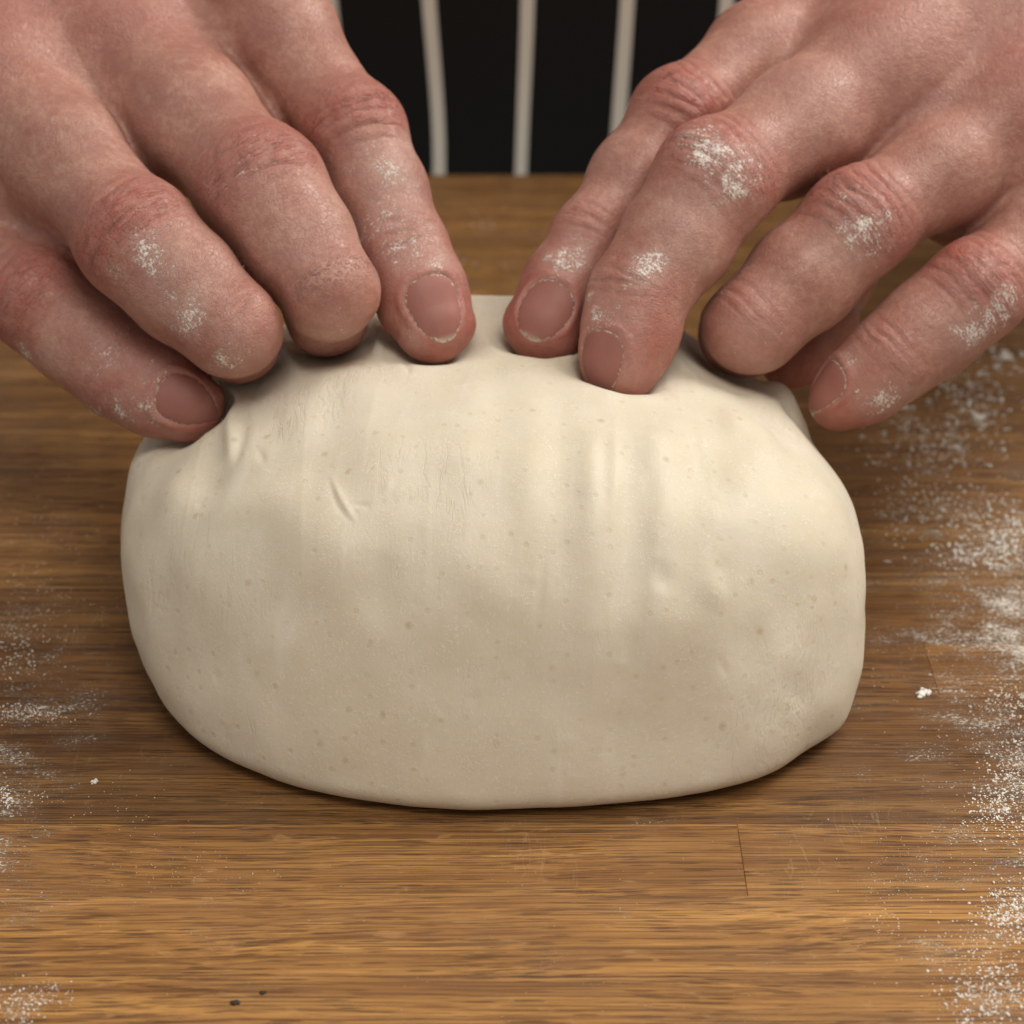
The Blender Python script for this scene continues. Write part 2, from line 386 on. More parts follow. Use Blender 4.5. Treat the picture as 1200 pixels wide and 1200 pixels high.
def apron_material():
    m, nt, bs = nmat('striped_cotton'); N = NT(nt)
    a = N.attr('cloth').outputs['Vector']; sp = N.n('ShaderNodeSeparateXYZ'); N.link(a, sp.inputs[0])
    s = N.math('ABSOLUTE', N.math('SUBTRACT', N.math('FRACT', N.math('ADD', N.math('DIVIDE', sp.outputs[0], 29.6), 0.5 - 3.6 / 29.6)), 0.5))
    st = N.ramp(s, 0.064, 0.078, 1, 0)
    w = N.noise(a, 1.6, 3)
    dark = N.mix(w, rgb(0.009, 0.009, 0.010), rgb(0.021, 0.020, 0.020)); lite = N.mix(w, rgb(0.80, 0.76, 0.68), rgb(0.88, 0.84, 0.76))
    N.link(N.mix(st, dark, lite), bs.inputs['Base Color'])
    bs.inputs['Roughness'].default_value = 0.9; bs.inputs['Specular IOR Level'].default_value = 0.15
    N.link(N.bump(w, 0.3, 0.0003), bs.inputs['Normal'])
    return m
def flour_material():
    m, nt, bs = nmat('flour'); N = NT(nt)
    pos = N.n('ShaderNodeTexCoord').outputs['Object']
    N.link(N.mix(N.noise(pos, 900, 3), rgb(0.90, 0.86, 0.79), rgb(0.94, 0.91, 0.86)), bs.inputs['Base Color'])
    bs.inputs['Roughness'].default_value = 0.95; bs.inputs['Specular IOR Level'].default_value = 0.1
    N.link(N.bump(N.noise(pos, 2500, 4, 0.7), 0.8, 0.0002), bs.inputs['Normal'])
    return m
M_skin, M_nail, M_dough, M_oak, M_apron, M_flour = skin_material(), nail_material(), dough_material(), oak_material(), apron_material(), flour_material()

# ------------------------------------------------------------------ the worktop, stave by stave
Y_EDGE = on_table(600, 205)[1]
rows_y = [on_table(600, v)[1] for v in (1050, 965)]
SW = rows_y[1] - rows_y[0]
top = bpy.data.objects.new('worktop', None); col.objects.link(top); top.location = (0, 0, -0.030)
tag(top, 'oiled oak butcher block worktop dusted with flour', 'worktop')
def stave(x0, x1, y0, y1, tint):
    b = 0.12; t = 30.0
    hx, hy = (x1 - x0) / 2 - 0.012, (y1 - y0) / 2 - 0.012
    v = []
    for z, i in ((-t, 0), (-b, 0), (0, b)):
        v += [(-hx + i, -hy + i, z), (hx - i, -hy + i, z), (hx - i, hy - i, z), (-hx + i, hy - i, z)]
    f = [(3, 2, 1, 0), (8, 9, 10, 11)]
    for k in (0, 4):
        for j in range(4): f.append((k + j, k + (j + 1) % 4, k + 4 + (j + 1) % 4, k + 4 + j))
    o = mesh_obj('stave', v, f, M_oak, top, smooth=False)
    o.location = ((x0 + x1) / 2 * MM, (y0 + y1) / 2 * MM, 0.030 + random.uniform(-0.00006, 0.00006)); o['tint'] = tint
joint1 = on_table(870, 1008)[0]; joint2 = on_table(1086, 767)[0]
k0 = -8; k1 = int((Y_EDGE - rows_y[0]) // SW)
row_tone_shade = {-2: (1.02, .96, .88), -1: (1.14, 1.07, .96), 0: (1.18, 1.10, .98), 1: (0.74, .68, .62), 2: (0.58, .50, .44), 3: (0.60, .53, .48), 4: (0.66, .60, .55), 5: (.86, .82, .78)}  # stave colour per row; rows beside the dough also carry its shade
for k in range(k0, k1 + 1):
    ya = rows_y[0] + k * SW; yb = min(ya + SW, Y_EDGE)
    if k == k1: yb = Y_EDGE
    cuts = [-700.0]
    x = -700 + random.uniform(120, 330)
    while x < 640: cuts.append(x); x += random.uniform(230, 420)
    cuts.append(700.0)
    if k in (0, 3):
        j = joint1 if k == 0 else joint2
        cuts = [c for c in cuts if abs(c - j) > 170] + [j]; cuts.sort()
    elif -4 <= k <= 6: cuts = [c for c in cuts if abs(c) > 130]
    for a, b in zip(cuts[:-1], cuts[1:]):
        tn = np.array(row_tone_shade.get(k, (0.9, .86, .82))) * random.uniform(0.88, 1.10)
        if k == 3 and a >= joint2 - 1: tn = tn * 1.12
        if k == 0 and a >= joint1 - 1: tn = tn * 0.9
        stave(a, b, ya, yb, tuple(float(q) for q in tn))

# ------------------------------------------------------------------ the person: implicit hands, arms and torso
CAMDIR = -FWD
HANDS = {}
def finger(mcp, pip, dip, tip, r, dors, nail=None):
    j = [P(*mcp), P(*pip), P(*dip), P(*tip)]
    return dict(j=j, r=r, d=np.asarray(dors, float), nd=np.asarray(nail or dors, float))
# joints as (pixel u, pixel v, distance mm); radii at MCP, proximal shaft, PIP, middle shaft, DIP, distal pad, tip
L = dict(
    index=finger((245, -80, 468), (415, 157, 446), (470, 294, 437), (507, 379, 432), (11.4, 9.8, 8.8, 8.1, 8.4, 8.4, 7.5), (0.35, -1, 0.35)),
    middle=finger((143, 48, 460), (306, 223, 433), (385, 341, 424), (381, 381, 443), (12.2, 11.4, 11.2, 9.7, 8.5, 7.3, 6.0), (0.15, -0.8, 0.9)),
    ring=finger((-11, 87, 452), (163, 283, 426), (273, 385, 420), (278, 401, 439), (11.6, 10.2, 10.2, 9.2, 8.3, 7.5, 6.5), (-0.1, -0.8, 0.9)),
    pinky=finger((-125, 226, 456), (46, 354, 440), (141, 436, 435), (218, 472, 432), (10.6, 9.2, 8.6, 7.8, 8.1, 8.1, 7.3), (0.1, -1, 0.55)))
R = dict(
    index=finger((984, -10, 474), (796, 138, 450), (698, 281, 441), (641, 379, 436), (10.9, 9.3, 8.5, 7.9, 7.8, 8.0, 7.8), (-0.35, -1, 0.35)),
    middle=finger((1038, 78, 456), (837, 213, 434), (747, 346, 428), (728, 422, 426), (12.4, 10.6, 10.4, 9.1, 8.6, 8.2, 7.7), (-0.6, -1, 0.45), (-0.85, -1, 0.2)),
    ring=finger((1205, 136, 452), (1002, 264, 438), (883, 380, 435), (863, 390, 452), (11.2, 9.3, 9.5, 8.9, 8.8, 8.0, 6.6), (-0.1, -0.8, 0.9)),
    pinky=finger((1296, 209, 454), (1143, 342, 440), (1043, 421, 438), (984, 468, 440), (9.8, 8.8, 8.6, 8.1, 8.0, 7.1, 6.0), (-0.25, -0.8, 0.8), (-1.0, -0.42, 0.25)))
L['thumb'] = finger((60, -120, 492), (250, 40, 500), (395, 210, 496), (470, 330, 484), (13, 11, 10.5, 9, 9, 8.5, 7), (0.9, -.2, .4))
R['thumb'] = finger((1290, 20, 494), (1110, 130, 496), (975, 325, 478), (930, 415, 464), (13, 11.5, 10, 8.8, 8.2, 8.2, 7.2), (-0.9, -.2, .4))
WRIST = dict(L=P(-235, -300, 486), R=P(1410, -290, 486))
ELBOW = dict(L=np.array([-300.0, 345, 185]), R=np.array([300.0, 345, 185]))
SHOULDER = dict(L=np.array([-185.0, 450, 420]), R=np.array([185.0, 450, 420]))
for side, F in (('L', L), ('R', R)):
    row = unit(F['index']['j'][0] - F['pinky']['j'][0])
    mid = (F['middle']['j'][0] + F['ring']['j'][0]) / 2; ax = unit(mid - WRIST[side])
    nrm = np.cross(row, ax); nrm = unit(nrm * np.sign(nrm @ np.array([0, -.5, 1.0])))
    HANDS[side] = dict(F=F, row=row, ax=ax, nrm=nrm)
    for nm, fg in F.items():
        j = fg['j']; out = []
        for k in range(3):
            a = unit(j[k + 1] - j[k]); dk = fg['nd'] if k == 2 else fg['d']; d = dk - a * (dk @ a); out.append(unit(d))
        fg['dors'] = out; fg['ax'] = [unit(j[k + 1] - j[k]) for k in range(3)]
def finger_sdf(p, fg):
    j, r, dd = fg['j'], fg['r'], fg['dors']
    m0, m1, m2 = (j[0] + j[1]) / 2, (j[1] + j[2]) / 2, j[2] * .45 + j[3] * .55
    s = cone(p, j[0], m0, r[0], r[1], dd[0], .93)
    s = smin(s, cone(p, m0, j[1], r[1], r[2] * .96, dd[0], .93), 3)
    s = smin(s, cone(p, j[1], m1, r[2] * .96, r[3], dd[1], .93), 5)
    s = smin(s, cone(p, m1, j[2], r[3], r[4], dd[1], .93), 3)
    s = smin(s, cone(p, j[2], m2, r[4], r[5], dd[2], .92), 4)
    s = smin(s, cone(p, m2, j[3], r[5], r[6], dd[2], .92), 3)
    dk = unit(dd[0] + dd[1])
    s = smin(s, ball(p, j[1] + dk * r[2] * .18, r[2] * .93), 5)                       # knuckle
    s = smin(s, ball(p, m0 - dd[0] * r[1] * .2, r[1] * .86), 8)                       # flesh under the shafts
    s = smin(s, ball(p, m1 - dd[1] * r[3] * .2, r[3] * .86), 8)
    s = smin(s, ball(p, m2 - dd[2] * r[5] * .18, r[5] * .95), 3)                       # fingertip pad
    return s
def palm_sdf(p, side):
    H = HANDS[side]; F = H['F']; w = WRIST[side]; s = None
    for k, nm in enumerate(('index', 'middle', 'ring', 'pinky')):
        a = F[nm]['j'][0] - H['nrm'] * 2.0; b = w + H['row'] * (13 - 8.6 * k)
        c = cone(p, a, b, F[nm]['r'][0] * .95, 15.5)
        s = c if s is None else smin(s, c, 16)
    th = F['thumb']['j'][0]
    s = smin(s, cone(p, th, w + H['row'] * 14 - H['nrm'] * 8, 14, 15), 20)
    s = smin(s, cone(p, th - H['nrm'] * 4, (F['index']['j'][0] + w) / 2 - H['nrm'] * 14, 12, 14), 20)
    s = smin(s, cone(p, F['pinky']['j'][0] - H['nrm'] * 10, w - H['row'] * 12 - H['nrm'] * 8, 10, 14), 16)
    fs = ('index', 'middle', 'ring', 'pinky')
    for a, b, t in zip(fs[:-1], fs[1:], (.38, .20, .42) if side == 'L' else (.30, .14, .20)):   # webs between the fingers
        A, B = F[a], F[b]
        pa = A['j'][0] * (1 - t) + A['j'][1] * t - A['dors'][0] * 4.5; pb = B['j'][0] * (1 - t) + B['j'][1] * t - B['dors'][0] * 4.5
        s = smin(s, cone(p, pa, pb, 5.0, 5.0), 9)
        t2 = t + .28; pa = A['j'][0] * (1 - t2) + A['j'][1] * t2 - A['dors'][0] * 9; pb = B['j'][0] * (1 - t2) + B['j'][1] * t2 - B['dors'][0] * 9
        s = smin(s, cone(p, pa, pb, 4.0, 4.0), 6)
    return s
for side in 'LR':
    for fg in HANDS[side]['F'].values():
        c = np.mean(fg['j'], axis=0); fg['bs'] = (c, max(np.linalg.norm(q - c) for q in fg['j']) + 24)
def hand_sdf(p, side):
    pl = palm_sdf(p, side); out = None; d1 = np.full(len(p), 90.0); d2 = d1.copy(); kk = .3 + 6 * (1 - sstep(1.0, 9.0, pl))
    for nm, fg in HANDS[side]['F'].items():
        c, rb = fg['bs']; q = p - c; fs = np.sqrt((q * q).sum(1)) - rb + 12; m = fs < 12
        if m.any(): fs[m] = finger_sdf(p[m], fg)
        s = smin(fs, pl, 7.0); d2 = np.minimum(d2, np.maximum(d1, fs)); d1 = np.minimum(d1, fs)
        out = s if out is None else smin(out, s, kk)
    out = out + 1.7 * gauss(d2 - d1, 1.5) * sstep(2.0, 9.0, pl)                        # the crease where two fingers press together
    for nm in ('index', 'middle', 'ring', 'pinky'):
        fg = HANDS[side]['F'][nm]
        out = smin(out, ball(p, fg['j'][0] + HANDS[side]['nrm'] * 2.2, fg['r'][0] * .86), 9)   # knuckles of the fist
    return out
def arms_sdf(p):
    s = None
    for side in 'LR':
        w, e, sh = WRIST[side], ELBOW[side], SHOULDER[side]; m = w * .45 + e * .55
        a = smin(cone(p, w, m, 24, 38), cone(p, m, e, 38, 42), 20)
        a = smin(a, cone(p, e, sh, 42, 58), 25); s = a if s is None else np.minimum(s, a)
    q = p - np.array([0.0, 470, 150]); hx, hy, hz = 95.0, 20.0, 290.0
    qq = np.abs(q) - np.array([hx, hy, hz])
    t = np.linalg.norm(np.maximum(qq, 0), axis=1) + np.minimum(qq.max(1), 0) - 75
    return smin(s, t, 40)
def body_sdf(p):
    out = arms_sdf(p)
    for side, sg in (('L', -1), ('R', 1)):
        m = (sg * p[:, 0] > -25) & (sg * p[:, 0] < 260) & (p[:, 1] < 300) & (p[:, 2] < 300)
        if m.any():
            h = np.full(len(p), 60.0); h[m] = hand_sdf(p[m], side); out = smin(out, h, 10)
    return out
def hands_only(p):
    out = np.full(len(p), 60.0)
    for side, sg in (('L', -1), ('R', 1)):
        m = (sg * p[:, 0] > -25)
        if m.any(): out[m] = np.minimum(out[m], hand_sdf(p[m], side))
    return out
def axis_pts(lo, a, b, hi, h, H):
    return np.concatenate([np.arange(lo, a, H), np.arange(a, b, h), np.arange(b, hi, H)])
GH = 0.85
bx = axis_pts(-360, -128, 128, 360, GH, 7.0); by = axis_pts(6, 20, 178, 580, GH, 7.0); bz = axis_pts(-240, 22, 152, 540, GH, 7.0)
bv, bf = surface_nets(body_sdf, bx, by, bz)
fc_ = bv[bf].mean(1); near_ = (np.abs(fc_[:, 0]) < 127) & (fc_[:, 1] < 176) & (fc_[:, 2] > 23) & (fc_[:, 2] < 150)
bv, bf, bng = subdivide(bv, bf, near_)

# skin attributes and relief
def relax(v, f, mask, it):
    """even out the chosen vertices"""
    fm = mask[f].any(1); ff = f[fm]; e = np.unique(np.sort(np.concatenate([ff[:, [0, 1]], ff[:, [1, 2]], ff[:, [2, 3]], ff[:, [3, 0]]]), 1), axis=0)
    for _ in range(it):
        acc = np.zeros_like(v); cn = np.zeros(len(v))
        for a, b in ((0, 1), (1, 0)):
            for c in range(3): acc[:, c] += np.bincount(e[:, a], v[e[:, b], c], len(v))
            cn += np.bincount(e[:, a], minlength=len(v))
        m = mask & (cn > 0); v[m] = .4 * v[m] + .6 * acc[m] / cn[m][:, None]
    return v
def crevice(p):
    """difference between the two nearest fingers"""
    d = []
    for side in 'LR':
        for fg in HANDS[side]['F'].values():
            j = fg['j']; d.append(np.minimum.reduce([cone(p, j[k], j[k + 1], fg['r'][2 * k], fg['r'][2 * k + 2]) for k in range(3)]))
    d = np.sort(np.array(d), 0); return d[1] - d[0], d[1]
_i = np.where((np.abs(bv[:, 0]) < 130) & (bv[:, 1] < 178) & (bv[:, 2] < 152))[0]
_g, _s = crevice(bv[_i]); cre = np.zeros(len(bv), bool); cre[_i] = _s < 1.5
bv = relax(bv, bf, cre, 2)
nb = normals_of(bv, bf)
n = len(bv)
red = np.zeros(n); flour = np.zeros(n); knuck = np.zeros(n); fing = np.zeros((n, 3)); best = np.full(n, 1e9); disp = np.zeros(n); gap = np.full(n, 99.0); fist = np.zeros(n)
NAILS = []
fine = (np.abs(bv[:, 0]) < 170) & (bv[:, 1] < 210)
for side in 'LR':
    for nm, fg in HANDS[side]['F'].items():
        sg = -1 if side == 'L' else 1
        ii = np.where(fine & (sg * bv[:, 0] > -30))[0]; p = bv[ii]
        j, r = fg['j'], fg['r']; run = 0.0
        lens = [np.linalg.norm(j[k + 1] - j[k]) for k in range(3)]
        cum = np.array([0, lens[0], lens[0] + lens[1], sum(lens)])
        dmin = np.full(len(ii), 1e9); t = np.zeros(len(ii)); la = np.zeros(len(ii)); do = np.zeros(len(ii))
        for k in range(3):
            a = fg['ax'][k]; d = fg['dors'][k]; l = np.cross(a, d)
            h = (p - j[k]) @ a; hc = np.clip(h, 0 if k else -20, lens[k] if k < 2 else lens[k] + 12)
            q = p - j[k] - np.outer(hc, a); dist = np.linalg.norm(q, axis=1)
            m = dist < dmin
            dmin[m] = dist[m]; t[m] = (cum[k] + h)[m]; la[m] = (q @ l)[m]; do[m] = (q @ d)[m] / (dist[m] + 1e-6)
        near = dmin < 16
        gap[ii] = np.minimum(gap[ii], np.abs(dmin - best[ii])); bm_ = near & (dmin < best[ii])
        jj = ii[bm_]; best[jj] = dmin[bm_]; tt, ll, dd_ = t[bm_], la[bm_], do[bm_]
        fing[jj, 0] = tt + 41 * len(nm) + 300 * (side == 'R'); fing[jj, 1] = ll; fing[jj, 2] = dd_
        dors = sstep(-.1, .6, dd_)
        kp = gauss(tt - cum[1], 8.5) * dors; kd = gauss(tt - cum[2], 6.0) * dors
        knuck[jj] = np.clip(kp * 1.0 + kd * .7, 0, 1)
        red[jj] = np.clip(.82 * gauss(tt - cum[1], 7.0) * dors + .36 * kd + .62 * sstep(cum[2] - 2, cum[3], tt) , 0, .85)
        w1 = vnoise(bv[jj], 5, 3) * 1.0
        dz = np.zeros(len(jj)); cm = .35 + .65 * sstep(-.5, .6, vnoise(bv[jj], 7, 9))
        arc = ll * ll / 40.0
        for c, dep, wd_ in ((-7.2, .40, .55), (-4.4, .64, .55), (-1.6, .44, .5), (1.5, .40, .5), (4.3, .52, .55), (7, .30, .5)):
            dz -= dep * gauss(tt - cum[1] - c - np.sign(c) * arc * .7 + w1 * .9, wd_) * dors * gauss(ll, 7.0) * cm
        for c, dep, wd_ in ((-2.2, .46, .45), (0.2, .56, .45), (2.4, .38, .42)):
            dz -= dep * gauss(tt - cum[2] - c + w1 * .7, wd_) * dors * gauss(ll, 6.0) * cm * .8
        if nm != 'thumb' or True:
            k = 2; a, d = fg['ax'][2], fg['dors'][2]; l = np.cross(a, d); rt = r[5]
            q = bv[jj] - j[3]; s_ = q @ a; phi = np.arctan2(q @ l, (q @ d))
            s0, hl, hp = {('R', 'middle'): 2.6, ('R', 'pinky'): 0.8, ('L', 'pinky'): 2.4, ('L', 'index'): 0.0, ('R', 'index'): 0.2}.get((side, nm), -1.0), 5.6 * rt / 8.0, .73
            e = (np.abs((s_ - s0) / hl) ** 2.6 + np.abs(phi / hp) ** 2.6) ** (1 / 2.6)
            rd = np.linalg.norm(q - np.outer(s_, a), axis=1); tipm = sstep(rt * 1.7, rt * 1.35, rd) * (np.abs(s_) < 14); prox = sstep(4.0, 0.0, s_) * tipm
            ring = gauss((e - 1.16) * hl, .75) * prox * (np.abs(phi) < 1.6)
            dz += .38 * ring - .45 * sstep(1.06, .9, e) * tipm
            red[jj] = np.clip(red[jj] + .25 * ring, 0, .9)
            flour[jj] = np.maximum(flour[jj], .52 * gauss((e - 1.05) * hl, .45) * prox)
            NAILS.append((side, nm, fg, s0, hl, hp))
        disp[jj] = dz
disp += np.where(fine, .07 * fbm(bv, 4.5, 3, 5) + .30 * fbm(bv, 13, 2, 8), 0)
# the fist knuckles and the back of the hand
for side in 'LR':
    for nm in ('index', 'middle', 'ring', 'pinky'):
        c = HANDS[side]['F'][nm]['j'][0] + HANDS[side]['nrm'] * 9
        red += .45 * gauss(np.linalg.norm(bv - c, axis=1), 12)
        fist += gauss(np.linalg.norm(bv - c, axis=1), 15) * fine
red = np.clip(red, 0, .9); knuck = np.clip(knuck, 0, 1)
pu, pv, pd = project(bv)
def surf_at(u, v, pu, pv, pd, nn, verts):
    m = np.where((np.abs(pu - u) < 7) & (np.abs(pv - v) < 7) & ((nn @ CAMDIR) > 0.02))[0]
    if len(m) == 0: return None
    m = m[pd[m] < pd[m].min() + 4]
    w = np.exp(-((pu[m] - u) ** 2 + (pv[m] - v) ** 2) / 12) + 1e-9
    return (verts[m] * w[:, None]).sum(0) / w.sum()
SPOTS = [  # where flour stuck to the fingers: pixel, radius mm, amount
    (455, 200, 4.0, .85), (452, 255, 6, .62), (478, 295, 7, .60), (511, 312, 3.2, .95), (505, 355, 3.5, .8), (480, 395, 2.5, .7), (440, 180, 7, .45), (478, 170, 2.5, .7),
    (385, 395, 6, .55), (430, 290, 4, .5), (400, 240, 5, .42), (365, 300, 5, .42), (300, 200, 5, .42),
    (172, 300, 4.2, .85), (140, 322, 3, .6), (222, 366, 4.2, .85), (205, 360, 4, .7), (275, 415, 6, .62), (190, 345, 6, .5),
    (180, 475, 6, .68), (150, 490, 4, .65), (200, 440, 3.5, .6), (125, 420, 4, .5), (60, 425, 5, .5), (30, 415, 2.5, .8), (110, 485, 3, .7),
    (830, 178, 4, .75), (860, 215, 4.5, .8), (835, 235, 4, .6), (875, 190, 4, .55), (820, 160, 4, .62), (765, 305, 3.2, .72), (750, 325, 3.2, .65), (800, 290, 5, .45), (790, 250, 6, .42),
    (662, 305, 4.6, .82), (650, 330, 3.5, .75), (690, 330, 3, .6), (628, 285, 2.5, .62), (700, 370, 5, .70), (695, 395, 4, .72), (725, 410, 4, .65), (690, 350, 3, .7), (735, 440, 3, .55),
    (1000, 275, 4.5, .72), (1012, 290, 4, .6), (870, 410, 7, .48), (900, 430, 4, .5), (990, 420, 4, .66), (1035, 470, 4.5, .75), (1050, 460, 4, .65), (1142, 390, 4.0, .85), (1160, 370, 5, .72), (1130, 395, 4, .6), (1180, 350, 4, .6),
    (690, 190, 8, .30), (960, 90, 10, .28), (1050, 60, 12, .25), (240, 230, 10, .3), (130, 150, 14, .22)]
spread = np.clip(1 + .9 * fbm(bv, 3.2, 2, 91), .25, 2.2)
for u, v, r_, a_ in SPOTS:
    a_ = min(.74, a_ * .90)
    c = surf_at(u, v, pu, pv, pd, nb, bv)
    if c is None: continue
    dd_ = np.linalg.norm(bv - c, axis=1)
    flour = np.maximum(flour, a_ * np.exp(-(dd_ / (r_ * 1.25 * spread)) ** 2 * .8))
bv2 = bv + nb * (disp * (.1 + .9 * sstep(1.0, 5.0, gap)) * ~cre)[:, None]

person = bpy.data.objects.new('person', None); col.objects.link(person); person.location = (0, 0.47, -0.24)
tag(person, 'person in a black striped apron folding dough with both floury hands', 'person')
def local(o): o.parent = person; o.location = (0, -0.47, 0.24); return o
body = local(mesh_obj('body', bv2, bf, M_skin, extra=bng))
add_attr(body.data, 'red', red); add_attr(body.data, 'flour', flour); add_attr(body.data, 'knuckle', knuck); add_attr(body.data, 'finger', fing); add_attr(body.data, 'fist', np.clip(fist, 0, 1))

def make_nail(side, fg, s0, hl, hp):
    a, d = fg['ax'][2], fg['dors'][2]; l = np.cross(a, d); c = fg['j'][3]
    nr, na = 14, 44; pts = []; info = []
    for i in range(nr + 1):
        rr = (i / nr)
        for k in range(na):
            th = 2 * math.pi * k / na; cx, cy = math.cos(th), math.sin(th)
            e = (abs(cx) ** 2.6 + abs(cy) ** 2.6) ** (1 / 2.6)
            s = s0 + hl * 1.04 * rr * cx / e; ph = hp * 1.04 * rr * cy / e
            pts.append((s, ph)); info.append((rr * cx / e * .5 + .5, rr * cy / e, rr))
    pts = np.array(pts); info = np.array(info)
    org = c + np.outer(pts[:, 0], a); dr = np.outer(np.cos(pts[:, 1]), d) + np.outer(np.sin(pts[:, 1]), l)
    lo = np.zeros(len(pts)); hi = np.full(len(pts), 14.0)
    # outside marching from above: shrink along the ray until the finger's own surface is met
    for _ in range(26):
        m = (lo + hi) / 2; ins = finger_sdf(org + dr * m[:, None], fg) < 0
        lo = np.where(ins, m, lo); hi = np.where(ins, hi, m)
    off = -.34 + .48 * np.sqrt(np.clip(1 - info[:, 2] ** 2.5, 0, 1)) + .30 * sstep(.80, 1.0, info[:, 0])
    top_ = org + dr * (lo + off)[:, None]; bot = org + dr * (lo + off - .5)[:, None]
    f = []
    n_ = len(pts)
    for i in range(nr):
        for k in range(na):
            q = (i * na + k, (i + 1) * na + k, (i + 1) * na + (k + 1) % na, i * na + (k + 1) % na)
            f.append(q); f.append(tuple(n_ + x for x in q[::-1]))
    for k in range(na):
        A = nr * na + k; B_ = nr * na + (k + 1) % na; f.append((A, n_ + A, n_ + B_, B_))
    o = mesh_obj('fingernail', np.vstack([top_, bot]), f, M_nail, body)
    add_attr(o.data, 'nail', np.vstack([info, info]))
for side, nm, fg, s0, hl, hp in NAILS: make_nail(side, fg, s0, hl, hp)

# ------------------------------------------------------------------ the apron
def make_apron():
    nx, nz = 121, 140; xs = np.linspace(-175, 175, nx); zs = np.linspace(-235, 330, nz)
    X, Z = np.meshgrid(xs, zs, indexing='ij'); pts = np.stack([X.ravel(), np.zeros(X.size), Z.ravel()], -1)
    fold = 5.0 * np.sin(X / 26 + .6) * sstep(60, -160, Z) + 3.0 * vnoise(pts, 60, 2).reshape(X.shape)
    belly = 22 * np.exp(-((Z - 90) / 95) ** 2)
    Yf = 371 - belly + 26 * (X / 150) ** 2 + fold + 14 * sstep(140, 300, Z)
    Xs = X * (1 - .12 * np.exp(-((Z + 30) / 60) ** 2) * 0) + 1.2 * np.sin(Z / 42) + 4.0 * np.clip(-X / 27, -.2, 1) * sstep(60, -10, Z)
    v1 = np.stack([Xs, Yf, Z], -1).reshape(-1, 3); v2 = v1 + np.array([0, 1.2, 0])
    f = []; idx = np.arange(nx * nz).reshape(nx, nz)
    a, b, c, d = idx[:-1, :-1].ravel(), idx[1:, :-1].ravel(), idx[1:, 1:].ravel(), idx[:-1, 1:].ravel()
    q1 = np.stack([a, b, c, d], -1); q2 = q1[:, ::-1] + nx * nz
    rim = np.concatenate([idx[:, 0], idx[-1, 1:], idx[::-1, -1][1:], idx[0, ::-1][1:-1]])
    r2 = np.roll(rim, -1); q3 = np.stack([rim, rim + nx * nz, r2 + nx * nz, r2], -1)
    o = local(mesh_obj('apron', np.vstack([v1, v2]), np.vstack([q1, q2, q3]), M_apron))
    cl = np.stack([X.ravel(), np.zeros(X.size), Z.ravel()], -1); add_attr(o.data, 'cloth', np.vstack([cl, cl]))
make_apron()
# ------------------------------------------------------------------ the dough
DC = np.array([-4.317, 46.311, 18.891]); YAW = 0.03
def dough_base(p):
    q = p - DC
    w = np.stack([fbm(p, 46, 2, 21), fbm(p, 40, 2, 31), fbm(p, 44, 2, 41)], -1)
    q = q + w * np.array([2.2, 2.0, 1.6])
    c, s_ = math.cos(YAW), math.sin(YAW); x = q[:, 0] * c + q[:, 1] * s_; z = q[:, 2]
    y = -q[:, 0] * s_ + q[:, 1] * c - .279 * z
    ax = np.where(x < 0, 66.225 * (1 + .149 * y / 50), 68.3 * (1 - .067 * y / 50)); ax = np.maximum(ax, 40)
    rho = (np.abs(y / np.where(y < 0, 46.997, 67.048)) ** 2.936 + np.abs(z / np.where(z > 0, 37.721, 39.532)) ** 2.936) ** (1 / 2.936)
    e2 = np.where(x < 0, 2.233, 2.509)
    d = ((np.abs(x / ax) ** e2 + rho ** e2) ** (1 / e2) - 1) * 38.0 + 1.0 * fbm(p, 16, 2, 81)
    d = smin(d, cone(p, P(205, 550, 436), P(215, 600, 428), 5.0, 6.0), 7)       # corner pulled up by the little finger
    d = smin(d, cone(p, P(908, 470, 452), P(930, 498, 447), 3.4, 2.4), 3)       # pinched flap behind the ring finger
    return d
def dough_sdf(p):
    d = dough_base(p)
    d = smax(d, -(p[:, 2] - 0.15), 5.0)
    m = (p[:, 2] > 22) & (p[:, 1] > 20)
    if m.any():
        h = np.full(len(p), 40.0); h[m] = hands_only(p[m])
        d = smax(d, 0.0 - h, 7.0) + .9 * gauss(h - 5, 4) * 0
    return d
dv, df = surface_nets(dough_sdf, np.arange(-76, 72, .9), np.arange(-8, 128, .9), np.arange(-1.5, 68, .9), newton=3, slack=2.2)
dv, df, _ = subdivide(dv, df)
nd = normals_of(dv, df); du, dvv, dd0 = project(dv)
pleat = sstep(10, 50, dv[:, 2])
rel = .30 * fbm(dv, 14, 3, 51) + (.25 + .35 * pleat) * fbm(dv * np.array([1, .16, .16]), 13, 3, 61) + .10 * pleat * (1 - np.abs(vnoise(dv * np.array([1, .12, .12]), 5, 65))) ** 4
